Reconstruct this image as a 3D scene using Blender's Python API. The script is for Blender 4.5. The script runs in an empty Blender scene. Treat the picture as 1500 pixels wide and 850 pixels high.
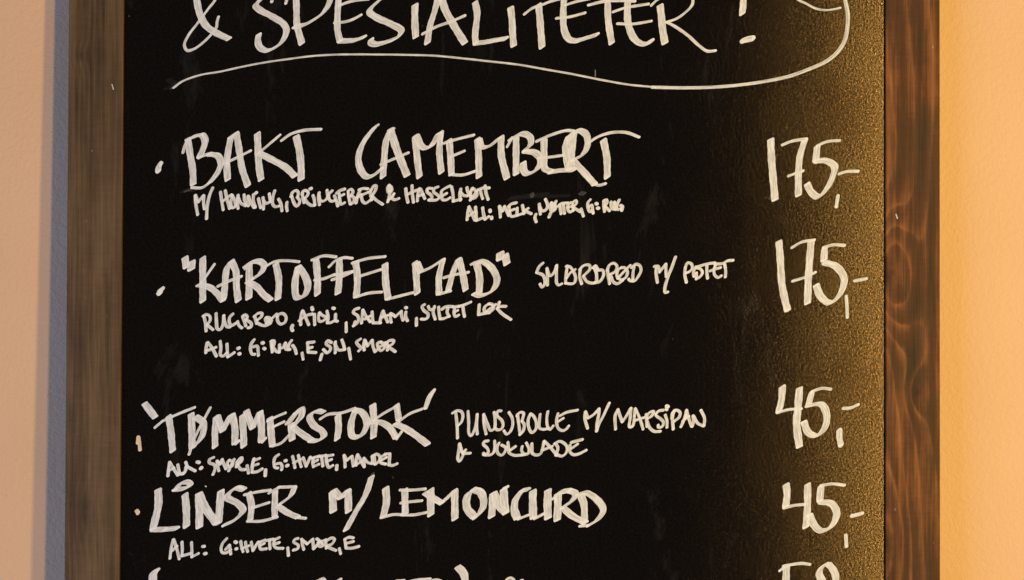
import bpy, math, random
from mathutils import Vector, Matrix

random.seed(7)
scene = bpy.context.scene
C = scene.collection
S = 0.0006            # metres per photograph pixel on the face of the board
D = 2500 * S          # camera distance from the slate
WALL_Y = 38 * S       # the wall lies this far behind the slate

# ---------------------------------------------------------------- camera
cam_data = bpy.data.cameras.new('camera')
cam_data.sensor_width = 36.0
cam_data.lens = 36.0 * 2500 / 1500
cam_data.clip_start = 0.05
cam_data.clip_end = 60
cam = bpy.data.objects.new('camera', cam_data)
cam.location = (0, -D, 0)
cam.rotation_euler = (math.radians(90), 0, 0)
cam_data.dof.use_dof = True
cam_data.dof.focus_distance = D
cam_data.dof.aperture_fstop = 11.0
C.objects.link(cam)
scene.camera = cam

# ---------------------------------------------------------------- world
world = bpy.data.worlds.new('World')
scene.world = world
world.use_nodes = True
bgn = world.node_tree.nodes['Background']
bgn.inputs['Color'].default_value = (0.46, 0.58, 1.0, 1)
bgn.inputs['Strength'].default_value = 0.085

scene.view_settings.view_transform = 'Standard'
scene.view_settings.look = 'None'
scene.view_settings.exposure = 0
scene.view_settings.gamma = 1
scene.view_settings.use_curve_mapping = False


def px_pos(x, y, depth):
    return Vector(((x - 750) * S, -depth * S, -(y - 425) * S))


# ---------------------------------------------------------------- lamps
def disc_lamp(name, x, y, depth, power, color, size, aim=(750, 425)):
    ld = bpy.data.lights.new(name, 'AREA')
    ld.shape = 'DISK' if not isinstance(size, tuple) else 'RECTANGLE'
    if isinstance(size, tuple):
        ld.size, ld.size_y = size
    else:
        ld.size = size
    ld.energy = power
    ld.color = color
    lo = bpy.data.objects.new(name, ld)
    lo.location = px_pos(x, y, depth)
    d = px_pos(aim[0], aim[1], 0) - lo.location
    lo.rotation_euler = d.to_track_quat('-Z', 'Y').to_euler()
    C.objects.link(lo)
    return lo


AMBER = (1.0, 0.715, 0.24)
disc_lamp('warm_lamp', 2180, 470, 2462, 18.8, AMBER, (0.11, 1.5), (750, 470))
disc_lamp('warm_lamp_far', 4314, 330, 3362, 55.0, AMBER, 0.2)
# daylight from a window low on the left side of the room
disc_lamp('window_light', -3900, 2000, 3600, 96.0, (0.36, 0.52, 1.0), (2.0, 2.2), (700, 500))


# ---------------------------------------------------------------- node helpers
class NT:
    def __init__(self, name):
        self.m = bpy.data.materials.new(name)
        self.m.use_nodes = True
        self.t = self.m.node_tree
        self.bsdf = self.t.nodes['Principled BSDF']

    def n(self, kind, **kw):
        nd = self.t.nodes.new(kind)
        for k, v in kw.items():
            setattr(nd, k, v)
        return nd

    def link(self, a, b):
        self.t.links.new(a, b)

    def put(self, sock, v):
        if isinstance(v, bpy.types.NodeSocket):
            self.link(v, sock)
        else:
            sock.default_value = v

    def math(self, op, a, b=0.0, c=None, clamp=False):
        nd = self.n('ShaderNodeMath', operation=op)
        nd.use_clamp = clamp
        self.put(nd.inputs[0], a)
        self.put(nd.inputs[1], b)
        if c is not None:
            self.put(nd.inputs[2], c)
        return nd.outputs[0]

    def maprange(self, v, a, b, c=0.0, d=1.0, smooth=False):
        nd = self.n('ShaderNodeMapRange')
        if smooth:
            nd.interpolation_type = 'SMOOTHSTEP'
        self.put(nd.inputs[0], v)
        for i, q in enumerate((a, b, c, d)):
            nd.inputs[i + 1].default_value = q
        return nd.outputs[0]

    def noise(self, vec, scale, detail=2.0, rough=0.5, dist=0.0):
        nd = self.n('ShaderNodeTexNoise')
        self.put(nd.inputs['Vector'], vec)
        nd.inputs['Scale'].default_value = scale
        nd.inputs['Detail'].default_value = detail
        nd.inputs['Roughness'].default_value = rough
        nd.inputs['Distortion'].default_value = dist
        return nd.outputs['Fac']

    def mapping(self, vec, scale=(1, 1, 1), loc=(0, 0, 0)):
        nd = self.n('ShaderNodeMapping')
        self.put(nd.inputs['Vector'], vec)
        nd.inputs['Scale'].default_value = scale
        nd.inputs['Location'].default_value = loc
        return nd.outputs[0]

    def ramp(self, v, stops):
        nd = self.n('ShaderNodeValToRGB')
        self.put(nd.inputs[0], v)
        cr = nd.color_ramp
        while len(cr.elements) > 1:
            cr.elements.remove(cr.elements[-1])
        cr.elements[0].position = stops[0][0]
        cr.elements[0].color = (*stops[0][1], 1)
        for p, c in stops[1:]:
            e = cr.elements.new(p)
            e.color = (*c, 1)
        return nd.outputs[0]

    def mix(self, f, a, b, blend='MIX'):
        nd = self.n('ShaderNodeMix', data_type='RGBA', blend_type=blend)
        self.put(nd.inputs[0], f)
        for i, v in ((6, a), (7, b)):
            if isinstance(v, tuple):
                v = (*v, 1)
            self.put(nd.inputs[i], v)
        return nd.outputs[2]

    def bump(self, h, strength, dist, normal=None):
        nd = self.n('ShaderNodeBump')
        nd.inputs['Strength'].default_value = strength
        nd.inputs['Distance'].default_value = dist
        self.put(nd.inputs['Height'], h)
        if normal is not None:
            self.link(normal, nd.inputs['Normal'])
        return nd.outputs[0]

    def objco(self):
        return self.n('ShaderNodeTexCoord').outputs['Object']


# ---------------------------------------------------------------- materials
def mat_wall():
    k = NT('painted_plaster')
    co = k.objco()
    a = k.noise(co, 210, 3, 0.55, 0.3)
    b = k.noise(co, 520, 2, 0.6)
    c = k.noise(co, 9, 3, 0.5)
    h = k.math('ADD', k.math('MULTIPLY', a, 0.75), k.math('MULTIPLY', b, 0.35))
    col = k.mix(k.maprange(c, 0.3, 0.7), (0.665, 0.42, 0.24), (0.69, 0.44, 0.258))
    spk = k.maprange(k.noise(co, 160, 1, 0.5), 0.80, 0.84)
    col = k.mix(k.math('MULTIPLY', spk, 0.5), col, (0.35, 0.22, 0.14))
    k.put(k.bsdf.inputs['Base Color'], col)
    k.bsdf.inputs['Roughness'].default_value = 0.62
    k.bsdf.inputs['Specular IOR Level'].default_value = 0.25
    k.put(k.bsdf.inputs['Normal'], k.bump(h, 0.55, 0.0016))
    return k.m


def mat_slate():
    k = NT('black_board_coating')
    co = k.objco()
    grain = k.noise(co, 720, 2, 0.8)
    mottled = k.noise(co, 14, 4, 0.6)
    col = k.mix(mottled, (0.0020, 0.0014, 0.0008), (0.0040, 0.0029, 0.0018))
    # wiped chalk haze and dust specks
    st = k.noise(k.mapping(co, (26, 1, 7)), 1.0, 5, 0.72, 0.5)
    haze = k.maprange(st, 0.60, 0.80)
    col = k.mix(k.math('MULTIPLY', haze, 0.035), col, (0.5, 0.47, 0.42))
    vor = k.n('ShaderNodeTexVoronoi')
    k.put(vor.inputs['Vector'], k.mapping(co, (1, 1, 0.75)))
    vor.inputs['Scale'].default_value = 44
    dot = k.maprange(vor.outputs['Distance'], 0.022, 0.048, 1.0, 0.0)
    pick = k.maprange(k.noise(co, 31, 1, 0.5), 0.58, 0.72)
    k.put(k.bsdf.inputs['Base Color'],
          k.mix(k.math('MULTIPLY', k.math('MULTIPLY', dot, pick), 0.16), col, (0.55, 0.52, 0.47)))
    # satin coat: a matte body under a faint gaussian gloss broken up by the grain
    dif = k.n('ShaderNodeBsdfDiffuse')
    gls = k.n('ShaderNodeBsdfAnisotropic', distribution='BECKMANN')
    mixs = k.n('ShaderNodeMixShader')
    k.link(k.bsdf.inputs['Base Color'].links[0].from_socket, dif.inputs['Color'])
    wipe = k.noise(k.mapping(co, (2.2, 1, 1)), 9, 4, 0.65)
    k.put(gls.inputs['Roughness'], k.maprange(wipe, 0.3, 0.7, 0.215, 0.235))
    gls.inputs['Color'].default_value = (1, 0.69, 0.42, 1)
    g2 = k.noise(co, 430, 2, 0.6)
    k.put(mixs.inputs[0], k.maprange(k.math('ADD', k.math('MULTIPLY', grain, 0.6), k.math('MULTIPLY', g2, 0.4)),
                                     0.36, 0.66, 0.010, 0.128))
    nb = k.bump(k.math('ADD', grain, g2), 0.30, 0.0003)
    k.link(nb, gls.inputs['Normal'])
    k.link(dif.outputs[0], mixs.inputs[1])
    k.link(gls.outputs[0], mixs.inputs[2])
    out = [n for n in k.t.nodes if n.type == 'OUTPUT_MATERIAL'][0]
    k.link(mixs.outputs[0], out.inputs['Surface'])
    k.t.nodes.remove(k.bsdf)
    return k.m


def knot_field(k, x, z, knots):
    """sum of gaussian bumps; rings bend round each of them (metres, local)"""
    total = None
    for (kx, kz, ax, az, amp) in knots:
        dx = k.math('MULTIPLY', k.math('SUBTRACT', x, kx), 1 / ax)
        dz = k.math('MULTIPLY', k.math('SUBTRACT', z, kz), 1 / az)
        r2 = k.math('ADD', k.math('MULTIPLY', dx, dx), k.math('MULTIPLY', dz, dz))
        g = k.math('MULTIPLY', k.math('EXPONENT', k.math('MULTIPLY', r2, -1.0)), amp)
        total = g if total is None else k.math('ADD', total, g)
    return total


def mat_wood(name, dark, mid, light, knots, rings, line, fine, wobble=4.2, blotch=0.75, saw=0.30, sharp=2.4):
    k = NT(name)
    co = k.objco()
    sep = k.n('ShaderNodeSeparateXYZ')
    k.put(sep.inputs[0], co)
    x, z = sep.outputs[0], sep.outputs[2]
    wob = k.noise(k.mapping(co, (20, 20, 3.2)), 1.0, 3, 0.5)
    f = k.math('ADD', k.math('MULTIPLY', x, rings), k.math('MULTIPLY', wob, wobble))
    f = k.math('ADD', f, k.math('MULTIPLY', z, 1.7))
    if knots:
        f = k.math('ADD', f, knot_field(k, x, z, knots))
    fr = k.math('FRACT', f)
    ridge = k.math('POWER', fr, sharp)
    soft = k.math('POWER', k.math('SUBTRACT', 1.0, fr), 10.0)
    v = k.math('ADD', ridge, soft, clamp=True)
    vary = k.noise(k.mapping(co, (70, 70, 8)), 1.0, 3, 0.6)
    v = k.math('MULTIPLY', v, k.maprange(vary, 0.32, 0.68, 0.25, 1.15))
    fib = k.noise(k.mapping(co, (900, 900, 22)), 1.0, 3, 0.6)
    fib2 = k.noise(k.mapping(co, (160, 160, 5)), 1.0, 3, 0.6)
    cross = k.noise(k.mapping(co, (60, 60, 420)), 1.0, 2, 0.5)
    stain = k.noise(k.mapping(co, (26, 26, 9)), 1.0, 4, 0.6)
    t = k.math('ADD', k.math('MULTIPLY', v, line), k.math('MULTIPLY', fib2, fine))
    t = k.math('ADD', t, k.math('MULTIPLY', k.math('SUBTRACT', stain, 0.5), blotch))
    t = k.math('ADD', t, k.math('MULTIPLY', k.math('SUBTRACT', fib, 0.5), 0.50))
    t = k.math('ADD', t, k.math('MULTIPLY', k.math('SUBTRACT', cross, 0.5), saw))
    col = k.ramp(t, [(0.05, dark), (0.42, mid), (0.95, light)])
    if knots:
        kd = knot_field(k, x, z, [(a, b, c * 0.42, d * 0.42, 1.0) for (a, b, c, d, e) in knots])
        kn = k.math('MULTIPLY', kd, k.maprange(k.noise(co, 90, 3, 0.6), 0.3, 0.7, 0.35, 0.9), clamp=True)
        col = k.mix(kn, col, dark)
    # pale scuffs where the stain wore off
    sc = k.maprange(k.noise(k.mapping(co, (210, 210, 90)), 1.0, 2, 0.5), 0.765, 0.80)
    col = k.mix(k.math('MULTIPLY', sc, 0.35), col, (0.5, 0.38, 0.24))
    k.put(k.bsdf.inputs['Base Color'], col)
    k.put(k.bsdf.inputs['Roughness'], k.maprange(stain, 0.3, 0.7, 0.5, 0.68))
    k.bsdf.inputs['Specular IOR Level'].default_value = 0.2
    h = k.math('ADD', k.math('MULTIPLY', fib, 0.6), k.math('ADD', k.math('MULTIPLY', v, 0.25), k.math('MULTIPLY', cross, 0.25)))
    k.put(k.bsdf.inputs['Normal'], k.bump(h, 0.35, 0.0004))
    return k.m


def mat_paint(name, base, deep):
    k = NT(name)
    uv = k.n('ShaderNodeUVMap', uv_map='UVMap').outputs[0]
    def att(nm):
        a = k.n('ShaderNodeAttribute', attribute_name=nm)
        return a.outputs['Fac']
    edge, op, wet = att('edge'), att('op'), att('wet')
    e = k.math('POWER', k.math('ABSOLUTE', edge), 3.0)
    streak = k.noise(k.mapping(uv, (1.15, 0.035, 1)), 1.0, 3, 0.65)
    blot = k.noise(k.mapping(uv, (0.10, 0.07, 1)), 1.0, 3, 0.6)
    body = k.math('ADD', k.maprange(streak, 0.34, 0.62, 0.50, 0.96), k.maprange(blot, 0.3, 0.7, -0.10, 0.08))
    a = k.math('MAXIMUM', body, k.math('MULTIPLY', e, 0.97))
    a = k.math('MAXIMUM', a, wet)
    # tiny pin holes
    hole = k.maprange(k.noise(k.mapping(uv, (0.55, 0.30, 1)), 1.0, 1, 0.5), 0.815, 0.83)
    a = k.math('SUBTRACT', a, k.math('MULTIPLY', hole, 0.5))
    a = k.math('MULTIPLY', a, op, clamp=True)
    col = k.mix(k.maprange(streak, 0.3, 0.7), deep, base)
    col = k.mix(k.math('MAXIMUM', e, wet), col, base)
    k.put(k.bsdf.inputs['Base Color'], col)
    k.bsdf.inputs['Roughness'].default_value = 0.75
    k.bsdf.inputs['Specular IOR Level'].default_value = 0.15
    k.put(k.bsdf.inputs['Alpha'], a)
    return k.m


def mat_plain(name, col, rough=0.7):
    k = NT(name)
    co = k.objco()
    nz = k.noise(co, 120, 3, 0.6)
    k.put(k.bsdf.inputs['Base Color'], k.mix(k.maprange(nz, 0.3, 0.7), col, tuple(c * 0.75 for c in col)))
    k.bsdf.inputs['Roughness'].default_value = rough
    return k.m


# ---------------------------------------------------------------- objects
def finish(name, verts, faces, mat, parent=None, bevel=0.0, smooth=False):
    me = bpy.data.meshes.new(name)
    me.from_pydata([tuple(v) for v in verts], [], faces)
    me.materials.append(mat)
    me.update()
    ob = bpy.data.objects.new(name, me)
    C.objects.link(ob)
    if parent is not None:
        ob.parent = parent
    if bevel:
        b = ob.modifiers.new('bevel', 'BEVEL')
        b.width = bevel
        b.segments = 3
        b.limit_method = 'ANGLE'
    return ob


def prism(poly, y0, y1):
    """poly in (x, z), extruded from y0 (front) to y1 (back)"""
    n = len(poly)
    vs = [(p[0], y0, p[1]) for p in poly] + [(p[0], y1, p[1]) for p in poly]
    fs = [tuple(range(n)), tuple(range(2 * n - 1, n - 1, -1))]
    for i in range(n):
        j = (i + 1) % n
        fs.append((i, i + n, j + n, j))
    return vs, fs


# the wall
wall_m = mat_wall()
vs = [(-2.2, WALL_Y, -1.6), (2.4, WALL_Y, -1.6), (2.4, WALL_Y, 1.6), (-2.2, WALL_Y, 1.6),
      (-2.2, WALL_Y + 0.12, -1.6), (2.4, WALL_Y + 0.12, -1.6), (2.4, WALL_Y + 0.12, 1.6), (-2.2, WALL_Y + 0.12, 1.6)]
fs = [(0, 1, 2, 3), (7, 6, 5, 4), (0, 4, 5, 1), (1, 5, 6, 2), (2, 6, 7, 3), (3, 7, 4, 0)]
wall = finish('wall', vs, fs, wall_m)
wall['kind'] = 'structure'

# the board
board = bpy.data.objects.new('menu_board', None)
board.rotation_euler = Matrix.Rotation(-0.0165, 4, 'X').to_3x3().to_4x4().to_euler()
board.rotation_euler = (Matrix.Rotation(-0.0165, 3, 'X') @ Matrix.Rotation(0.0035, 3, 'Y')).to_euler()
board['label'] = 'black menu board in brown stained wooden frame, handwritten in white, hung on the wall'
board['category'] = 'menu board'
C.objects.link(board)
R = board.rotation_euler.to_matrix()
Ri = R.inverted()
CAM = Vector((0, -D, 0))


def on_board(x, y, lift=0.0):
    """point of the board's own plane (lift pixels proud of the slate) seen at a photograph pixel"""
    d = Vector(((x - 750) * S, D, -(y - 425) * S))
    o, dl = Ri @ CAM, Ri @ d
    t = (-lift * S - o.y) / dl.y
    p = o + dl * t
    return p


FRONT = 6          # frame stands this many pixels proud of the slate
BACK = 23          # and reaches this far behind it
xl0 = on_board(97.5, 425, FRONT).x
xl1 = on_board(177.5, 425, FRONT).x
xr0 = on_board(1297.5, 425, FRONT).x
xr1 = on_board(1377.0, 425, FRONT).x
zt, zb = 0.44, -0.46
w = xl1 - xl0
zti, zbi = zt - w, zb + w

slate = finish('slate_panel', *prism([(xl1 - 0.008, zbi - 0.008), (xr0 + 0.008, zbi - 0.008),
                                      (xr0 + 0.008, zti + 0.008), (xl1 - 0.008, zti + 0.008)], 0.0, 0.005),
               mat_slate(), board)

KN_R = [(on_board(1303, 402).x, on_board(1303, 402).z, 0.022, 0.052, 4.2),
        (on_board(1343, 575).x, on_board(1343, 575).z, 0.013, 0.020, 1.3),
        (on_board(1300, 800).x, on_board(1300, 800).z, 0.020, 0.060, -1.6)]
KN_L = [(on_board(120, 82).x, on_board(120, 82).z, 0.010, 0.012, 0.9),
        (on_board(126, 745).x, on_board(126, 745).z, 0.012, 0.030, 1.0)]
wood_r = mat_wood('stained_pine_figured', (0.017, 0.0078, 0.0042), (0.074, 0.0275, 0.0105), (0.30, 0.112, 0.034),
                  KN_R, 62, 0.40, 0.74, 2.4, 1.25, 0.12, 3.4)
wood_l = mat_wood('stained_pine_plain', (0.030, 0.018, 0.0085), (0.086, 0.050, 0.0205), (0.17, 0.110, 0.055),
                  KN_L, 190, 0.22, 0.85, 4.2, 0.95, 0.18)
y0, y1 = -FRONT * S, BACK * S
for poly, m, lab in (
        ([(xl0, zb), (xl1, zbi), (xl1, zti), (xl0, zt)], wood_l, 'left upright of the frame, dull brown with fine straight grain'),
        ([(xr0, zbi), (xr1, zb), (xr1, zt), (xr0, zti)], wood_r, 'right upright of the frame, reddish brown with curling grain and a knot'),
        ([(xl0 + 3e-4, zt), (xl1 + 3e-4, zti), (xr0 - 3e-4, zti), (xr1 - 3e-4, zt)], wood_l, None),
        ([(xl0 + 3e-4, zb), (xr1 - 3e-4, zb), (xr0 - 3e-4, zbi), (xl1 + 3e-4, zbi)], wood_l, None)):
    ar = sum(poly[i][0] * poly[(i + 1) % 4][1] - poly[(i + 1) % 4][0] * poly[i][1] for i in range(4))
    if ar < 0:
        poly = poly[::-1]
    o = finish('frame_rail', *prism(poly, y0, y1), m, board, bevel=0.0009)
    if lab:
        o['label'] = lab

# ---------------------------------------------------------------- handwriting
paint_w = mat_paint('white_board_marker', (0.87, 0.88, 0.89), (0.72, 0.73, 0.72))
paint_p = mat_paint('peach_board_marker', (0.86, 0.66, 0.46), (0.80, 0.60, 0.42))


def catmull(pts):
    if len(pts) == 2:
        n = max(2, int((pts[1] - pts[0]).length / 3))
        return [pts[0].lerp(pts[1], i / n) for i in range(n + 1)]
    out = []
    P = [pts[0] * 2 - pts[1]] + pts + [pts[-1] * 2 - pts[-2]]
    for i in range(1, len(P) - 2):
        a, b, c, d = P[i - 1], P[i], P[i + 1], P[i + 2]
        # centripetal parametrisation keeps handwriting free of overshoots
        t0 = 0.0
        t1 = t0 + max((b - a).length, 1e-3) ** 0.5
        t2 = t1 + max((c - b).length, 1e-3) ** 0.5
        t3 = t2 + max((d - c).length, 1e-3) ** 0.5
        n = max(2, int((c - b).length / 1.6))
        for k in range(n):
            t = t1 + (t2 - t1) * k / n
            A1 = a * ((t1 - t) / (t1 - t0)) + b * ((t - t0) / (t1 - t0))
            A2 = b * ((t2 - t) / (t2 - t1)) + c * ((t - t1) / (t2 - t1))
            A3 = c * ((t3 - t) / (t3 - t2)) + d * ((t - t2) / (t3 - t2))
            B1 = A1 * ((t2 - t) / (t2 - t0)) + A2 * ((t - t0) / (t2 - t0))
            B2 = A2 * ((t3 - t) / (t3 - t1)) + A3 * ((t - t1) / (t3 - t1))
            out.append(B1 * ((t2 - t) / (t2 - t1)) + B2 * ((t - t1) / (t2 - t1)))
    out.append(pts[-1].copy())
    return out


PENS = {  # nib length, nib thickness, nib angle (degrees, rising to the right), opacity
    'big': (7.2, 3.5, 32, 1.0),
    'heavy': (8.2, 3.9, 30, 1.0),
    'price': (7.4, 3.8, 30, 1.0),
    'dot': (3.5, 6.0, 40, 1.0),
    'small': (1.2, 3.5, 35, 1.0),
    'dots': (0.8, 4.6, 30, 1.0),
    'mid': (1.2, 3.4, 40, 1.0),
    'line': (0.6, 2.6, 20, 0.95),
    'thin': (0.3, 1.7, 20, 0.9),
    'thick': (0.5, 2.6, 20, 1.0),
    'dry': (5.0, 2.0, 35, 0.07),
    'ghost': (7.0, 4.0, 10, 0.010),
    'fleck': (0.2, 1.4, 20, 0.8),
    'tick': (0.2, 1.2, 20, 0.3),
}


class Ink:
    def __init__(self):
        self.v, self.f, self.uv, self.edge, self.op, self.wet = [], [], [], [], [], []
        self.lift = 0.25

    def vert(self, p, z, uvx, uvy, e, op, wet):
        self.v.append(on_board(p.x, p.y, z))
        self.uv.append((uvx, uvy))
        self.edge.append(e)
        self.op.append(op)
        self.wet.append(wet)
        return len(self.v) - 1

    def stroke(self, pts, pen, joined=(False, False)):
        L, T, ang, opac = PENS[pen]
        k = random.uniform(0.94, 1.06)
        L, r = L * k, T * 0.5 * random.uniform(0.95, 1.05)
        a = math.radians(ang + random.uniform(-5, 5))
        N = Vector((math.cos(a), -math.sin(a)))      # image space, y down
        H = N * (L * 0.5)

        def sup(d):
            s = max(-1.0, min(1.0, d.dot(N) * 2.6))
            return H * s + d * r
        path = catmull(pts)
        # drop doubled samples
        q = [path[0]]
        for p in path[1:]:
            if (p - q[-1]).length > 0.05:
                q.append(p)
        path = q
        if len(path) < 2:
            path.append(path[0] + Vector((0.4, 0.1)))
        n = len(path)
        seed = random.uniform(0, 500)
        length = [0.0]
        for i in range(1, n):
            length.append(length[-1] + (path[i] - path[i - 1]).length)
        tot = length[-1]
        tang = []
        for i in range(n):
            t = path[min(i + 1, n - 1)] - path[max(i - 1, 0)]
            tang.append(t.normalized() if t.length > 1e-6 else Vector((1, 0)))
        rows = []
        base = self.lift
        wob = random.uniform(0, 6)
        for i, p in enumerate(path):
            t = tang[i]
            nl = Vector((t.y, -t.x))
            # pressure wavers a little along the stroke
            m = 1.0 + 0.045 * math.sin(length[i] * 0.23 + wob) + 0.03 * math.sin(length[i] * 0.61 + wob * 2)
            z = base + 0.004 * i
            wet = max(0.0, 1 - (tot - length[i]) / 3.5) * 0.95
            wet = max(wet, max(0.0, 1 - length[i] / 2.2) * 0.7)
            lo, ro = sup(nl) * m, sup(-nl) * m
            hw = (lo - ro).dot(nl) * 0.5
            li = self.vert(p + lo, z, seed + hw, seed + length[i], 1, opac, wet)
            ri = self.vert(p + ro, z, seed - hw, seed + length[i], -1, opac, wet)
            rows.append((li, ri))
        for i in range(n - 1):
            self.f.append((rows[i][0], rows[i][1], rows[i + 1][1], rows[i + 1][0]))
        # caps
        for end, skip in ((0, joined[0]), (n - 1, joined[1])):
            t = tang[end] if end else -tang[0]
            nl = Vector((t.y, -t.x))
            p = path[end]
            z = base + 0.004 * end
            wt = 0.95 if end else 0.7
            li, ri = rows[end] if end else (rows[0][1], rows[0][0])
            hw = abs((sup(nl) - sup(-nl)).dot(nl)) * 0.5 + 1e-3
            ring = [li]
            for s in range(1, 8):
                th = math.pi * s / 8
                d = nl * math.cos(th) + t * math.sin(th)
                o = sup(d)
                e = max(-1, min(1, o.dot(nl) / hw))
                ee = 1.0
                ring.append(self.vert(p + o, z, seed + o.dot(nl), seed + length[end] + o.dot(t) * (1 if end else -1),
                                      ee if e >= 0 else -ee, opac, wt))
            ring.append(ri)
            ce = self.vert(p, z + 0.001, seed, seed + length[end], 0, opac, wt * 0.8)
            for s in range(len(ring) - 1):
                self.f.append((ce, ring[s], ring[s + 1]))
        self.lift += 0.035

    def build(self, name, mat, label=None):
        me = bpy.data.meshes.new(name)
        me.from_pydata([tuple(v) for v in self.v], [], self.f)
        uvl = me.uv_layers.new(name='UVMap')
        for lp in me.loops:
            uvl.data[lp.index].uv = self.uv[lp.vertex_index]
        for nm, arr in (('edge', self.edge), ('op', self.op), ('wet', self.wet)):
            at = me.attributes.new(nm, 'FLOAT', 'POINT')
            at.data.foreach_set('value', arr)
        # every face looks at the reader
        me.materials.append(mat)
        me.update()
        ob = bpy.data.objects.new(name, me)
        ob.parent = board
        C.objects.link(ob)
        if label:
            ob['label'] = label
        return ob


def write(name, label, *chunks, mat=None, lift=0.25):
    """each chunk: (origin x, origin y, scale, pen, strokes); strokes 'x y x y / x y ...', | = sharp turn, @pen switches"""
    ink = Ink()
    ink.lift = lift
    for ox, oy, sc, pen, data in chunks:
        for st in data.split('/'):
            p = pen
            st = st.strip()
            if st.startswith('@'):
                p, st = st[1:].split(None, 1)
            segs = st.split('|')
            for i, sg in enumerate(segs):
                nums = [float(a) for a in sg.replace(',', ' ').split()]
                pts = [Vector((ox + nums[j] / sc, oy + nums[j + 1] / sc)) for j in range(0, len(nums), 2)]
                ink.stroke(pts, p, (i > 0, i < len(segs) - 1))
    return ink.build(name, mat or paint_w, label)

# ---- heading
write('large_word', 'ampersand before the heading word', (240, 0, 5, 'big',
  '@mid 385 -60 375 0 330 60 285 120 240 180 180 260 150 330 170 370 220 360 290 310 345 255 385 200 390 160 400 125 / 245 -80 240 -20 250 50 268 115 310 190 380 240 475 285'))
write('large_word', 'heading word SPESIALITETER',
  (240, 0, 5, 'big', '740 -40 700 5 672 42 705 75 800 125 880 180 898 225 870 300 820 345 750 372 702 345 688 300 695 255 / '
   '965 -80 972 60 975 180 1010 318 / 1215 -80 1215 10 1170 90 1090 150 1020 185 960 195 / '
   '1285 -60 1275 60 1270 180 1275 240 1290 300 | 1290 300 1340 300 1400 295 1465 272 / @mid 1285 42 1340 20 1400 5 1500 -6 / @mid 1250 168 1330 160 1390 140 1445 110'),
  (500, 0, 5, 'big', '325 -30 270 10 205 85 260 130 360 175 440 225 420 265 340 305 245 325 215 310 218 292 / 540 38 538 150 545 270 / '
   '715 -60 690 60 650 190 630 315 / 725 -50 760 70 820 180 903 315 / @mid 595 250 700 195 800 160 905 115 / '
   '980 20 995 100 985 200 980 275 985 315 | 985 318 1060 308 1130 295 1205 282 / 1240 58 1250 150 1255 250 1262 335'),
  (780, 0, 5, 'big', '@mid -60 105 0 60 60 40 150 5 240 -15 / 45 38 55 150 70 345 / 235 -40 225 100 235 230 270 290 315 300 390 280 470 255 / '
   '@mid 175 135 270 125 385 95 / @mid 240 38 330 10 420 -8 / @mid 410 38 520 12 640 5 750 10 / 550 15 555 150 580 315 / '
   '700 -30 695 120 710 210 750 290 800 322 850 318 870 297 / @mid 590 88 680 58 770 42 850 30 / @mid 622 174 740 176 870 155 / '
   '935 42 945 130 955 230 970 315 / @mid 870 40 925 -8 1040 -50 | 1100 -60 1165 -30 1172 30 1110 100 1050 140 985 162 | 985 162 1060 205 1140 262 1220 335 1280 375 1340 372'))
write('accent_mark', None, (240, 0, 5, 'small', '800 -50 790 14 / 915 -50 893 25'))
write('exclamation_mark', 'exclamation mark ending the heading', (1000, 0, 5, 'big', '445 -80 443 30 437 100 / @dot 440 300 470 290 512 282'))
write('underline', 'long swooping line under the heading, curling up at its right end',
  (0, 0, 1, 'line', '@dry 252 129 262 122 272 117 / 254 129 266 120 280 114 298 109 320 105.6 350 99 380 93 420 87 460 82 500 80 550 80 600 80.6 640 82 680 86 720 90.4 760 95 800 102 840 109 880 117 920 124 960 128 | 960 128 966 128.3'),
  (0, 0, 1, 'thin', '955 126.4 1000 127.4 1040 126.6 1080 123.6 1120 118 1155 110.5 1182 101 1207 90 1222 79 1234 63 1239 44 1240 20 1237 4 1235 -8'),
  (0, 0, 1, 'thick', '955 128.8 1000 129.6 1040 128.9 1080 125.8 1120 120.3 1156 113 1183 103.3 1209 92 1225 80 1237 63.5 1242 44 1243 20 1240 4 1237 -8'))
write('flourish', 'short curl beside the end of the underline', (1000, 0, 5, 'line', '820 -20 850 2 900 25 980 65 1060 75 1110 68 1155 58'))

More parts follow.
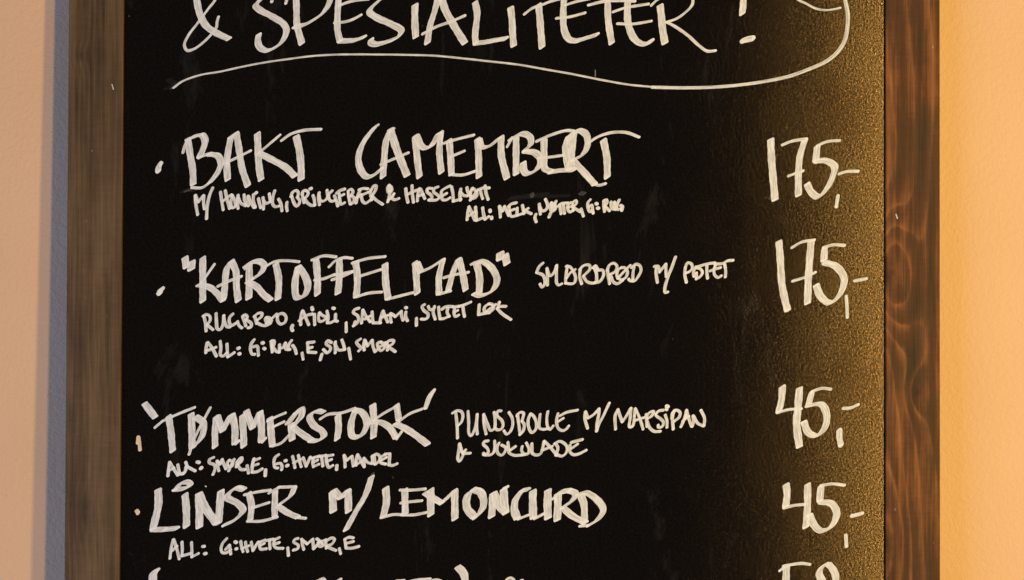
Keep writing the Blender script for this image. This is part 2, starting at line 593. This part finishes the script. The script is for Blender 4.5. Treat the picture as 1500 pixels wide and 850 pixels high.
# ---- first dish
write('bullet_mark', None, (210, 170, 5, 'dots', '@dot 125 350 112 375 108 402 / @mid 130 340 125 360'))
write('large_word', 'word BAKT', (210, 170, 5, 'big',
  '325 170 342 280 362 400 365 500 / @mid 290 268 312 200 370 150 430 135 / @big 375 152 430 140 452 180 440 235 412 298 / @mid 405 308 440 290 490 275 / @big 480 280 545 292 568 345 540 420 490 485 / @mid 495 480 430 525 355 525 / '
  '@mid 690 120 660 140 625 165 / 640 162 622 250 612 370 618 465 / 682 130 702 250 722 380 765 510 / @mid 590 350 680 308 785 255 / '
  '835 130 840 250 845 350 862 465 / @mid 1000 140 930 200 850 268 | 850 272 940 318 1040 372 1108 440 / @big 850 272 940 320 1040 375 1108 440 / '
  '@mid 1012 180 1080 133 1180 105 1300 98 / 1120 150 1142 250 1155 370 1155 465'))
write('large_word', 'word CAMEMBERT',
  (490, 170, 5, 'big', '@mid 320 65 280 95 245 140 / 285 95 240 150 190 240 175 330 200 410 240 447 290 432 340 390 / 405 112 380 170 365 300 355 445 / '
   '410 100 450 230 530 435 / @mid 435 92 410 112 / @mid 340 355 440 312 540 270 / 590 150 602 280 622 445 / @big 600 145 650 232 700 225 765 130 | 778 122 768 260 782 412 / '
   '840 180 850 300 857 425 / @mid 800 200 880 175 1020 140 / @mid 860 295 950 257 / @mid 857 430 940 432 1030 405 / 1048 170 1055 290 1058 445 / '
   '@big 1060 175 1080 228 1130 222 1205 165 | 1220 155 1222 290 1262 455'),
  (680, 170, 5, 'big', '380 165 380 290 380 425 / @mid 315 225 350 160 / @big 340 170 425 130 482 155 488 205 445 250 | 445 258 520 270 560 320 545 375 495 415 455 422 435 395 432 345 / '
   '585 180 585 290 590 385 635 408 | 630 410 720 398 805 393 / @mid 530 186 640 138 750 107 800 110 / @mid 545 310 640 300 725 288 / '
   '765 150 742 230 750 300 765 385 / 805 122 790 250 782 385 / @big 770 165 800 120 850 108 895 140 902 220 865 285 800 320 | 795 325 870 405 955 500 / @mid 950 498 985 508 1035 496 / '
   '@mid 900 205 980 153 1080 122 1190 122 1280 155 / @thin 905 200 985 148 1080 120 / 1020 178 1045 310 1048 448'))
write('small_word', 'small M/ before HONNING', (280, 255, 10, 'small', '58 315 70 450 95 595 / 65 315 105 410 | 105 410 180 315 | 185 320 182 420 195 510 / 315 205 270 310 237 470 225 655'))
write('small_word', 'small word HONNING', (280, 255, 10, 'small',
  '430 265 445 380 470 525 / 500 245 525 370 562 505 / 470 395 520 350 590 305 / 605 315 580 420 600 495 645 475 640 390 600 320 / '
  '688 310 678 400 688 505 / 690 345 730 430 800 465 / 775 305 782 380 800 440 / 832 325 838 465 / 840 330 880 430 920 490 / 912 300 912 400 940 490 / @dots 943 285 955 274 / '
  '985 360 1000 430 1020 495 / 1052 345 1062 430 1060 515 / 1062 390 1100 430 1160 405 | 1162 405 1145 290 / 1225 245 1195 350 1195 440 1230 480 1285 470 / 1280 368 1312 430 1330 540 / 1403 415 1398 480 1407 540'))
write('small_word', 'small word BRINGEBÆR',
  (410, 245, 10, 'small', '160 430 190 365 240 342 270 370 262 430 | 255 440 290 490 280 540 245 572 205 520 175 430 / 330 380 335 450 355 520 / '
   '325 400 342 350 380 342 415 370 400 420 365 452 | 365 465 400 520 460 560 510 560 / 485 415 505 480 512 555 / @dots 443 318 458 312 / '
   '575 375 567 450 580 550 / 575 420 590 485 630 500 680 470 702 430 | 702 430 690 340 / 765 347 715 400 718 460 750 500 800 490 / 800 420 830 500 848 568 / '
   '868 390 880 480 898 545 945 522 / 832 380 880 342 948 322 / 870 435 935 400 / 1000 360 1010 440 1030 538 / 1000 350 1045 322 1072 358 1045 415 | 1045 420 1088 450 1082 510 1040 540 / '
   '1180 325 1140 420 1115 525 / 1120 450 1200 410 1290 370 / 1160 330 1220 312 1285 318 / 1188 400 1212 500 1255 528 1330 480 / 1325 335 1330 400 1345 480 / '
   '1330 350 1380 272 1410 275 1402 330 1352 420 | 1352 430 1420 490 1505 545'))
write('small_word', 'small ampersand before HASSELNØTT', (540, 245, 10, 'small',
  '300 265 280 300 290 370 335 360 335 300 300 265 / @dots 305 290 315 340 / 312 380 300 440 280 508 / 290 480 340 440 370 390 / 330 450 380 478 440 460'))
write('small_word', 'small word HASSELNØTT',
  (540, 245, 10, 'small', '543 315 555 420 575 515 / 635 270 640 390 658 515 / 570 400 650 358 740 330 / 742 315 722 400 715 495 / 760 320 795 400 822 460 / 730 420 800 398 / '
   '925 312 865 312 858 365 910 405 930 450 880 480 / 1015 290 962 312 952 365 1000 400 1035 440 1000 478 890 485 / 1190 275 1120 310 1070 350 1065 420 1085 478 1140 478 1190 450 / 1080 420 1140 385'),
  (610, 245, 10, 'small', '515 290 535 390 540 500 | 540 500 600 482 650 470 / 650 320 635 400 645 485 / 645 365 690 415 745 420 / 740 300 758 370 800 425 / '
   '820 310 790 380 805 455 865 445 888 395 850 330 820 310 / 900 330 845 410 790 482 / 880 352 960 310 1065 305 / 935 330 950 400 970 462 / 1005 275 1020 380 1050 472'))
write('small_word', 'small word ALL after HASSELNØTT', (675, 270, 10, 'small',
  '120 330 100 430 92 520 / 120 330 165 430 205 525 / 110 470 200 405 / 215 335 225 440 230 530 | 230 530 325 492 / 320 345 332 430 355 515 | 355 515 408 475 / @dots 428 380 430 400 / @dots 450 485 452 500'))
write('small_word', 'small word MELK', (675, 270, 10, 'small',
  '565 322 575 400 580 482 / 570 330 610 395 | 610 395 640 325 | 640 325 670 390 700 458 / 812 272 740 290 700 325 | 705 330 712 400 738 470 790 465 840 450 / 720 392 780 368 / '
  '825 350 822 458 | 822 458 900 432 / 903 310 925 430 / 985 355 930 390 | 930 385 1030 432 / 1100 440 1085 490 1105 552'))
write('small_word', 'small word NØTTER', (780, 270, 10, 'small',
  '100 290 105 370 115 438 / 108 335 140 388 190 380 220 330 212 270 190 222 / 275 272 255 330 285 395 335 365 328 300 275 272 / @dots 285 310 295 340 / 345 250 290 370 242 482 / '
  '370 325 420 285 520 275 / 398 305 420 432 / 450 295 470 428 / 560 270 512 310 528 390 558 408 590 382 / 520 340 580 322 / 590 300 598 385 / 590 270 635 238 648 270 600 330 | 605 345 700 402 / 712 362 745 468'))
write('small_word', 'small words G: RUG', (780, 270, 10, 'small',
  '845 228 812 270 815 350 840 400 870 395 / 830 330 868 305 880 380 890 425 / @dots 932 283 945 290 / @dots 955 350 965 352 / 1045 250 1045 330 1055 400 / 1045 242 1085 228 1092 270 1060 320 | 1065 330 1128 388 / '
  '1150 260 1160 350 1190 368 1200 270 | 1200 262 1218 370 / 1270 232 1238 300 1242 370 1290 360 / 1290 310 1320 325 1308 385'))
write('price', 'price 175,- beside BAKT CAMEMBERT', (1060, 170, 5, 'price',
  '345 175 350 300 362 450 376 612 / @mid 430 212 500 185 605 168 | @ 0 0'.replace(' | @ 0 0', '') + ' / 595 175 560 290 548 420 548 580 / @mid 475 440 530 420 582 402 / '
  '@mid 850 180 760 188 685 218 / 685 225 675 325 / 680 330 750 328 812 370 800 440 750 540 690 592 640 555 612 500 / @small 845 425 900 408 985 405 / @dots 838 585 825 665'))

# ---- second dish
write('bullet_mark', None, (210, 350, 5, 'dots', '145 360 125 385 / @dot 125 378 118 398 / @mid 105 400 120 395'))
write('large_word', 'word KARTOFFELMAD in quotation marks',
  (210, 350, 5, 'big', '@heavy 305 140 315 205 / @heavy 355 170 350 222 / 435 142 435 300 435 455 / @mid 520 187 460 272 425 318 / @big 405 338 480 352 540 400 582 452 / @mid 585 450 605 410 / '
   '640 172 612 215 598 330 588 440 / 645 165 678 240 682 350 695 452 / @mid 545 348 620 312 718 275 / 775 190 775 330 772 435 / @mid 745 220 775 185 / 750 200 790 172 850 165 885 195 860 250 810 288 / '
   '765 315 830 352 880 408 930 448 / @mid 880 212 960 168 1050 160 1140 168 / 970 185 992 300 985 440 / 1135 205 1112 310 1125 430 1175 420 1205 350 1180 265 1135 205 / '
   '1265 158 1275 280 1275 405 / @mid 1235 155 1320 125 1410 132 / @mid 1255 302 1320 292 1400 262 / 1435 160 1435 280 1425 398 / @mid 1360 205 1410 158 1470 138 1530 143 / @mid 1382 300 1460 275 1530 243'),
  (490, 350, 5, 'big', '@mid 5 265 130 240 / 155 172 168 290 160 420 / @mid 130 178 240 145 370 130 / @mid 190 272 260 250 340 225 / @mid 160 425 250 398 345 390 / 370 188 375 320 392 435 | @'.replace(' | @', '') +
   ' / @mid 390 442 480 418 572 395 / 590 175 600 290 605 398 / 605 180 632 242 | 632 242 700 212 790 155 / 792 158 765 280 765 398 / @mid 765 405 850 382 / 905 152 870 240 832 378 / 912 152 940 260 960 372 / '
   '@mid 800 285 870 265 980 245 / 1040 175 1062 280 1060 395 / 1015 180 1080 165 1150 212 1190 300 1160 375 1075 415 1025 402 / @heavy 1215 105 1212 148 / @heavy 1250 122 1262 180'))
write('small_word', 'small word RUGBRØD', (290, 445, 10, 'small',
  '90 190 110 290 120 400 / 75 182 120 158 170 180 180 240 140 300 | 135 312 218 380 / 265 145 270 260 285 370 325 380 368 300 378 175 | 378 175 392 270 425 338 470 342 / '
  '510 152 465 200 460 280 490 320 550 290 | 580 262 602 320 642 355 / 655 190 680 260 700 325 / 655 182 690 162 722 190 705 240 | 712 242 780 290 772 345 735 352 / '
  '830 180 860 290 / 822 190 880 142 940 142 928 190 872 238 | 870 280 920 310 990 322 1060 290 / 1000 202 1040 202 1078 250 1050 285 1005 268 985 222 1000 202 / @dots 1015 230 1045 250 / 1150 152 1080 220 1000 285 / '
  '1160 190 1170 260 1210 300 1275 272 1290 195 1250 148 1190 152 1160 190 / @dots 1385 320 1370 360 1385 392'))
write('small_word', 'small word AIOLI', (420, 440, 10, 'small',
  '230 155 205 250 205 358 / 240 160 280 260 322 358 / 182 300 290 222 375 202 / 405 205 410 358 / @dots 370 108 378 138 / 480 182 465 240 480 308 540 298 575 250 520 220 480 182 / '
  '590 160 606 250 595 330 | 595 330 640 330 700 300 / 715 205 712 300 | 712 300 740 308 / @dots 680 115 692 120 / 870 330 872 462'))
write('small_word', 'small word SALAMI', (510, 445, 10, 'small',
  '155 68 95 88 75 130 140 178 152 240 115 300 78 325 / 100 265 88 315 / 215 92 205 190 195 285 / 215 92 260 180 322 265 / 245 225 320 182 / 350 120 357 220 365 280 | 365 280 475 282 / '
  '510 107 480 200 465 270 / 515 110 545 190 580 268 / 490 200 578 172 / 622 145 620 210 630 272 / 620 145 660 165 690 190 | 690 190 778 112 | 778 112 782 180 805 242 / 845 122 840 190 868 250 / @dots 843 58 852 60 / 1000 215 1000 318'))
write('small_word', 'small word SYLTET', (610, 425, 10, 'small',
  '115 215 82 240 110 300 170 350 160 410 120 428 72 425 / 175 240 192 280 230 288 262 262 / 265 240 245 320 275 428 / 325 250 332 340 345 420 | 345 422 400 418 460 392 / 375 282 420 248 530 242 / 460 262 450 330 480 388 / '
  '560 270 550 330 570 388 618 368 / 540 250 620 238 / 560 320 602 300 / 610 245 700 218 795 177 / 682 250 690 320 705 388'))
write('small_word', 'small word LØK', (610, 425, 10, 'small',
  '920 215 910 358 | 910 360 1000 342 1070 332 / 1060 202 1000 250 1000 318 1060 328 1130 270 1115 212 1060 202 / 1160 212 1030 310 / 1215 178 1190 270 / 1310 240 1240 240 1190 262 | 1182 272 1260 350 1382 432'))
write('small_word', 'small word ALL under RUGBRØD', (290, 445, 10, 'small',
  '135 572 120 650 115 718 / 145 570 200 640 270 768 / 125 688 190 670 260 640 / 325 552 335 650 330 755 370 768 420 720 / 425 590 430 690 435 778 | 440 780 530 718 / @dots 588 655 600 650 / @dots 602 735 612 735'))
write('small_word', 'small words G: RUG, E, SN',
  (290, 445, 10, 'small', '822 528 780 590 770 680 795 740 830 742 / 812 632 868 622 880 690 885 758 / @dots 942 575 955 575 / @dots 968 655 976 660 / 1070 550 1080 630 1088 708 / 1078 545 1118 545 1110 610 1090 640 | '
   '1100 640 1150 700 1190 712 / 1195 600 1190 700 | 1200 650 1240 645 1280 575 | 1282 580 1290 665 1345 672 / 1370 540 1330 600 1325 670 / 1385 610 1420 660 1440 732'),
  (420, 440, 10, 'small', '225 772 240 865 / 398 612 310 620 | 305 620 310 700 315 760 | 315 760 425 766 / 310 702 370 690 / 515 790 492 872 / 655 620 600 592 578 640 640 690 632 740 590 770 538 722 / '
   '712 610 710 770 / 705 640 760 728 850 722 | 850 722 835 660 808 582 / 908 702 920 770 935 862'))
write('small_word', 'small word SMØR under SALAMI', (510, 445, 10, 'small',
  '180 518 122 562 150 610 190 650 155 692 / 240 532 230 600 235 680 / 248 540 282 620 | 282 620 350 535 | 355 540 362 620 390 700 / 480 562 432 575 442 650 480 688 528 650 520 592 480 562 / '
  '395 705 460 640 540 572 / 570 572 575 680 / 545 600 600 542 668 542 650 590 590 620 | 590 632 688 702'))
write('small_word', 'small word SMØRBRØD',
  (775, 365, 10, 'mid', '202 207 150 255 110 342 | 112 345 200 380 232 450 220 530 190 560 162 512 / 262 282 270 400 270 528 / 265 290 308 392 365 345 402 240 | 405 238 400 400 405 500 432 528 478 510 / '
   '560 248 545 350 532 500 / 545 252 600 262 650 330 682 420 660 498 600 510 540 500 / 675 300 600 352 552 420 / 750 300 742 400 770 508 / 742 300 800 242 880 235 892 290 802 388 | 795 402 850 478 930 500 985 488 / '
   '950 272 985 350 990 480 / 935 272 970 242 1002 290 / 1010 310 1078 312 1092 380 1032 478 960 490 / 1150 312 1160 400 1180 508 / 1142 312 1180 232 1240 207 1288 250 1262 328 1192 368 | 1202 402 1232 478 1290 508 1370 460'),
  (860, 360, 10, 'mid', '500 322 452 360 440 450 500 498 570 460 590 380 552 325 500 322 / 630 290 550 370 450 480 / 690 302 672 400 670 498 / 652 322 710 272 770 290 790 360 750 450 690 518 622 510 610 490'))
write('small_word', 'small M/ before POTET', (860, 360, 10, 'mid',
  '1015 312 1010 400 1030 538 / 985 305 1040 302 1062 388 | 1062 388 1150 272 | 1155 272 1155 350 1160 452 / 1295 167 1240 320 1180 470 1140 620 1145 688 1180 680'))
write('small_word', 'small word POTET', (950, 360, 10, 'mid',
  '540 312 530 420 555 538 / 540 320 570 252 630 270 640 330 600 380 550 400 / 690 312 660 380 665 448 / 695 322 760 342 790 390 760 450 700 488 | 700 488 702 400 / '
  '700 315 850 270 970 252 / 855 290 855 400 865 478 / 990 272 960 350 970 430 1020 468 1065 442 / 900 370 980 342 1055 322 / 970 270 1080 262 1160 222 1238 215 / 1115 272 1130 370 1125 458'))
write('price', 'price 175,- beside KARTOFFELMAD', (1060, 340, 5, 'price',
  '405 72 415 200 427 380 450 500 468 572 / @mid 470 575 480 545 / @mid 500 115 570 75 665 58 / 642 65 630 200 620 350 615 520 / @mid 505 360 600 330 672 295 / '
  '@mid 885 98 800 95 730 115 / 738 125 735 205 / 742 225 820 250 880 330 870 420 820 495 770 518 710 470 678 392 / @small 898 470 904 560 906 625 / @small 960 358 1046 342'))

# ---- third dish
write('bullet_mark', 'lower left peach coloured bullet before TØMMERSTOKK', (190, 540, 5, 'dots', '62 502 58 545 / 65 505 72 560 75 595'), mat=paint_p)
write('large_word', 'word TØMMERSTOKK between single quotation marks',
  (190, 540, 5, 'big', '110 258 150 310 185 355 / @mid 185 432 240 385 | 240 385 350 335 475 285 / 285 352 300 450 315 602 / 450 335 455 450 457 580 / 485 355 540 400 528 500 470 570 / '
   '@mid 590 288 530 400 470 520 435 628 / 632 355 625 450 625 572 / 645 352 680 455 | 680 455 740 345 | 750 340 770 430 770 545 / @mid 775 552 800 530 / 825 345 832 460 835 568 / 855 312 900 435 | 900 435 950 325 | 955 320 965 430 965 530 / @mid 970 540 995 510 / '
   '1028 365 1035 470 1045 560 / @mid 1045 568 1110 545 1165 490 / @mid 1010 385 1080 350 1140 325 / @mid 1045 430 1130 390 / 1182 410 1190 520 / 1160 400 1220 322 | 1220 325 1258 292 1258 345 1200 418 | 1192 425 1260 478 1335 528'),
  (400, 540, 5, 'big', '365 320 320 312 268 350 300 418 360 460 372 495 325 528 275 528 / @mid 345 370 400 337 500 325 600 292 / 475 345 480 430 470 515 / 600 312 572 400 582 495 640 495 688 400 650 320 600 305 / '
   '730 268 740 400 735 502 / @mid 900 278 800 335 740 378 | 690 400 770 388 / @big 700 398 780 392 850 430 900 505 / @mid 905 515 940 465 / 905 270 920 370 / @mid 1092 296 1000 332 925 385 / 898 405 970 440 1060 500 1130 555 / @small 1182 155 1140 205 1112 292 / @small 1180 160 1150 215 1120 290'))
write('small_word', 'small word ALL under TØMMERSTOKK', (235, 640, 10, 'small',
  '135 372 120 470 110 572 / 135 372 200 480 255 562 / 120 500 195 455 / 255 410 268 480 290 540 330 545 365 500 375 440 / 370 372 390 430 | 390 435 450 470 508 500 / 280 545 330 535 / @dots 540 370 565 375 / @dots 590 465 602 452'))
write('small_word', 'small words SMØR, E',
  (235, 640, 10, 'small', '778 302 722 330 717 380 790 410 800 470 770 552 / 830 352 840 430 855 498 / 838 360 875 400 | 875 400 905 332 | 905 332 930 400 960 468 / 1010 342 982 380 1000 440 1050 430 1058 370 1010 342 / 1080 330 1040 410 1000 498 / '
   '1130 360 1112 440 / 1120 372 1190 302 1190 350 1135 408 | 1135 420 1180 478 1240 480 / 1270 422 1290 532 / 1370 322 1347 420 1342 518 | 1345 520 1420 510 1488 470 / 1360 352 1450 317 / 1360 422 1430 400'),
  (340, 640, 10, 'dots', '490 485 485 568'))
write('small_word', 'small words G: HVETE under TØMMERSTOKK', (340, 640, 10, 'small',
  '680 262 630 302 612 370 630 450 668 458 / 655 395 710 390 732 440 725 482 / @dots 778 352 788 350 / @dots 800 427 815 418 / 885 287 905 370 920 452 / 970 272 990 360 1012 438 / 900 380 1000 335 / 1040 308 1085 430 | 1085 430 1145 298 / '
  '1190 312 1182 380 1192 438 | 1192 438 1270 402 / 1172 312 1280 282 / 1190 372 1250 342 / 1262 292 1372 272 / 1310 292 1328 428 / 1380 292 1382 370 1420 450 1472 422 / 1380 282 1475 267 / 1390 360 1455 332'))
write('small_word', 'small word MANDEL', (460, 640, 10, 'small',
  '@dots 335 422 330 478 / 440 272 450 360 455 442 / 440 272 480 345 | 480 345 550 288 | 555 285 565 350 575 428 / 635 262 617 340 617 418 / 640 265 680 340 730 428 / 620 400 700 362 / 730 322 737 440 / 730 312 790 378 850 392 | 858 390 855 280 / '
  '880 272 890 400 / 850 292 910 253 960 282 958 350 900 400 / 1050 262 990 292 975 375 1050 400 / 990 342 1060 302 / 1040 252 1108 250 | 1110 252 1100 400 | 1092 410 1150 420 1215 395'))
write('small_word', 'small word PUNSJBOLLE',
  (655, 585, 10, 'mid', '125 195 145 380 152 568 / 80 202 140 167 210 182 230 240 210 330 165 380 / 305 178 315 320 320 500 350 535 400 450 432 310 440 225 | 440 222 430 380 442 508 / 535 222 540 350 570 508 / 540 235 590 360 640 458 690 430 702 300 688 192 / '
   '790 172 742 172 732 240 800 310 820 380 790 438 730 448 702 420 / 905 192 950 270 960 380 920 480 870 512 832 462 / 1030 222 1050 370 1068 518 / 1020 242 1070 192 1120 202 1110 270 1095 320 | 1095 320 1130 370 1110 470 1065 518 / '
   '1220 215 1187 300 1197 420 1240 488 1298 440 1305 340 1262 242 1220 215'),
  (740, 585, 10, 'mid', '512 222 500 330 502 420 560 442 620 430 / 625 180 610 280 622 400 660 442 702 392 / 772 212 752 330 780 430 850 460 900 432 930 392 / 805 240 900 192 1058 160 / 782 322 850 280'))
write('small_word', 'small M/ before MARSIPAN', (840, 580, 10, 'mid',
  '175 232 165 320 207 475 / 180 237 212 325 | 215 325 290 280 375 190 | 377 192 370 280 345 400 338 518 / 345 510 370 420 440 290 490 180 525 107'))
write('small_word', 'small word MARSIPAN',
  (840, 580, 10, 'mid', '650 202 612 290 617 488 / 652 202 680 290 715 380 | 715 380 760 320 840 182 | 845 182 832 320 820 458 860 452 885 390 892 300 / 905 187 892 290 / 907 187 960 300 1020 488 / 900 362 1030 320 / 1065 272 1070 360 1078 448 / '
   '1068 300 1120 242 1175 230 1150 290 1090 330 | 1085 380 1112 460 1180 520 1272 520'),
  (920, 570, 10, 'mid', '520 310 450 322 407 380 480 440 520 490 500 550 440 560 442 530 / 545 380 570 470 570 562 / @dots 565 248 566 300 / @dots 570 250 585 260 / 680 312 652 400 662 588 / 642 430 652 350 700 310 760 340 750 410 680 470 / '
   '855 312 830 420 775 552 / 860 312 890 430 930 548 / 800 470 890 402 / 952 392 960 470 940 548 / 962 402 1020 500 1100 540 | 1112 540 1120 430 1068 312'))
write('small_word', 'small ampersand before SJOKOLADE', (655, 630, 10, 'mid', '180 202 170 300 158 430 180 460 230 375 250 320 / 188 210 215 320 / 235 345 338 340 / 270 292 230 345'))
write('small_word', 'small word SJOKOLADE',
  (655, 630, 10, 'mid', '600 160 542 172 532 210 590 270 602 330 540 362 / 532 340 535 362 / 695 162 700 250 680 330 640 362 560 368 / 760 192 732 250 742 340 800 370 850 312 858 260 800 222 / 890 182 900 270 905 330 980 370 1100 366 | 1100 366 1135 360 / '
   '1000 242 930 292 / 1100 242 1090 300 1130 355 1190 342 1200 280 1160 190 / 1240 202 1245 340 | 1245 340 1290 366 1365 352 1395 280 1420 165'),
  (740, 630, 10, 'mid', '578 170 640 230 760 372 / 555 292 690 240 / 740 202 772 260 760 320 742 368 / 722 202 800 166 880 210 910 270 890 340 830 384 760 362 / 950 222 950 320 1000 362 1080 350 1185 297 / 970 182 1130 140 / 972 270 1060 207'))
write('price', 'price 45,- beside TØMMERSTOKK', (1060, 540, 5, 'price',
  '430 135 425 220 405 312 / @mid 395 325 470 302 570 295 / 555 148 545 280 535 400 555 570 / @mid 785 152 720 145 645 170 / 645 175 622 265 / 618 272 715 262 755 340 740 435 680 492 620 468 588 392 / @small 875 292 930 288 985 265 / @dot 848 455 848 500 858 558'))

# ---- fourth dish
write('bullet_mark', 'small peach coloured bullet before LINSER', (190, 680, 5, 'dots', '50 345 62 352 / 55 340 58 362'), mat=paint_p)
write('large_word', 'word LINSER with a small ring over the I', (190, 680, 5, 'heavy',
  '208 190 210 300 188 400 172 470 / @big 170 480 260 478 | 260 478 345 470 / @big 330 185 400 178 445 152 425 132 375 142 335 185 / 405 225 415 340 415 455 / 505 220 510 340 510 460 / 508 218 560 330 635 432 | 648 432 660 310 668 200 / '
  '@big 835 185 780 175 712 240 790 288 830 338 770 408 695 445 / @big 872 215 892 300 882 410 / @mid 840 225 930 205 1030 190 / @mid 900 320 1020 282 / @mid 862 418 960 418 1080 388 / @big 1065 205 1062 300 1062 380 / @mid 1020 212 1100 168 | '
  '1090 170 1215 165 / @big 1205 175 1180 230 1105 290 / @big 1085 308 1160 358 1230 388 / @mid 1220 390 1288 397'))
write('paint_speck', None, (190, 680, 5, 'thin', '555 162 560 164'))
write('large_word', 'M/ before LEMONCURD', (440, 680, 5, 'heavy', '235 205 240 345 / 245 195 290 245 | 300 245 345 195 | 350 200 352 345 / @big 520 95 480 220 405 350 335 480 / @dry 530 70 518 105'))
write('large_word', 'word LEMONCURD',
  (440, 680, 5, 'heavy', '625 178 630 280 608 380 / @mid 590 392 680 370 740 370 / @big 765 190 768 365 / @mid 730 190 820 190 915 182 / @mid 735 285 810 275 890 268 / @mid 740 372 830 372 920 355 / 955 190 955 370 / @big 915 212 980 255 1035 285 | '
   '1040 280 1120 205 / 1130 195 1132 400'),
  (580, 700, 7.5, 'heavy', '860 130 790 190 780 330 855 425 / 850 130 930 160 965 270 940 360 870 435 / 1065 175 1060 300 1050 425 / 1080 170 1130 310 1200 380 / 1205 385 1190 250 1182 130 / @mid 1182 120 1230 96'),
  (700, 700, 7.5, 'heavy', '@big 550 128 490 138 / 480 145 415 240 400 350 430 440 / @mid 440 455 560 408 / 605 148 603 280 610 435 / @mid 620 450 720 398 / 770 142 765 290 770 440 / 880 180 878 320 872 460 / '
   '@big 840 220 900 162 1000 140 | 1000 140 1070 170 1050 235 935 325 | 935 330 1040 420 1180 492 / @big 1125 185 1165 290 1170 480 / @big 1110 180 1185 165 1300 232 1378 350 1320 455 1220 522 / @mid 1220 522 1120 532'))
write('small_word', 'small word ALL under LINSER', (240, 765, 10, 'mid',
  '135 257 105 400 90 530 / 145 257 190 390 225 538 / 120 420 190 352 / 265 292 270 400 265 495 | 265 495 390 460 / 405 297 410 400 410 508 | 410 510 505 460 / @dots 572 357 590 355 / @dots 598 463 615 460'))
write('small_word', 'small words G: HVETE under LINSER',
  (240, 765, 10, 'mid', '920 242 860 312 838 400 860 448 920 447 978 405 / 905 400 960 337 | 962 337 970 400 980 468 / @dots 1045 290 1060 297 / @dots 1058 392 1066 390 / 1125 282 1140 360 1160 432 / 1195 292 1210 370 1228 432 / 1140 390 1245 347 / '
   '1280 292 1305 418 | 1305 418 1380 292 / 1480 262 1410 292 | 1402 292 1402 350 1420 395 1500 390 / 1410 342 1470 312'),
  (390, 765, 10, 'mid', '0 270 100 250 / 50 262 55 392 / 190 227 120 257 | 120 260 110 330 140 375 245 385 / 120 322 190 300 / @small 315 377 325 490'))
write('small_word', 'small words SMØR, E under LINSER', (390, 765, 10, 'mid',
  '465 240 420 252 402 290 470 340 460 390 397 410 / 520 252 530 330 550 400 / 515 250 600 320 | 600 320 680 250 | 682 250 692 388 | 695 392 780 300 870 260 / 740 245 800 290 832 345 775 352 760 300 / 870 290 880 380 / 870 280 960 232 1000 250 962 320 890 350 | '
  '890 362 1020 415 / 1070 387 1090 462 / 1150 252 1170 378 | 1170 380 1250 382 1355 357 / 1150 250 1210 222 1275 232 / 1170 312 1275 285'))
write('price', 'price 45,- beside LINSER', (1060, 680, 5, 'price',
  '458 152 465 220 455 305 / @mid 440 322 520 302 600 295 / 615 152 615 280 610 380 602 460 / @mid 885 155 800 145 712 158 / 712 165 705 265 / 715 278 790 290 828 360 790 455 710 488 655 435 630 375 / @dots 938 380 970 373 1015 360 / @dots 895 522 900 602'))

# ---- stray marks
write('paint_speck', None, (0, 0, 1, 'fleck', '164 124 166 131'), lift=FRONT + 0.2)
write('paint_speck', None, (0, 0, 1, 'fleck', '1312.5 314 1314.5 320'), lift=FRONT + 0.2)
write('paint_speck', None, (0, 0, 1, 'tick', '872 103 872 112'))
write('chalk_smudge', 'faint smear of wiped marker under the middle of the first dish', (0, 0, 1, 'ghost', '752 289 775 286 800 284 / 748 292 790 288 830 287 / @dry 779 284 780 288 / @dry 850 283 856 284'))
write('chalk_smudge', None, (0, 0, 1, 'ghost', '268 281 276 278 284 279 / @dry 272 280 280 278'))
write('chalk_smudge', None, (0, 0, 1, 'ghost', '1126 289 1132 291 1139 289 / @dry 1128 290 1134 291 / 1164 286 1172 287'))
write('chalk_smudge', None, (0, 0, 1, 'ghost', '244 130 252 127 262 121 274 116 286 112 / 248 117 254 122 / @dry 254 127 268 119 284 114'))

# ---- the line cut off by the lower edge of the view
write('opening_bracket', 'opening mark at the left end of the lowest line', (190, 765, 10, 'heavy', '390 705 345 760 340 850 345 930'))
write('letter_top', None, (440, 765, 10, 'heavy', '240 870 300 845 330 870 / @mid 230 900 330 860'))
write('letter_top', None, (440, 765, 10, 'heavy', '560 855 562 920'))
write('letter_top', None, (580, 765, 10, 'mid', '0 862 120 855'))
write('letter_top', None, (580, 765, 10, 'mid', '200 870 330 845 500 832'))
write('letter_top', None, (580, 765, 10, 'mid', '540 850 600 845 660 865'))
write('closing_bracket', 'closing mark at the right of the lowest line', (580, 765, 10, 'heavy', '910 660 970 720 1005 790 1010 900'))
write('letter_top', None, (700, 765, 10, 'mid', '400 880 430 835 480 818 520 840 530 870'))
write('letter_top', None, (700, 765, 10, 'dots', '635 860 650 858'))
write('price', 'lowest price, cut off by the edge of the view', (1120, 765, 10, 'price',
  '@mid 222 712 290 660 / @mid 275 645 420 618 550 605 662 620 / 320 668 316 760 312 920 / 900 620 830 670 798 750 850 870 900 930 / 940 620 1000 690 1035 770 1050 920'))
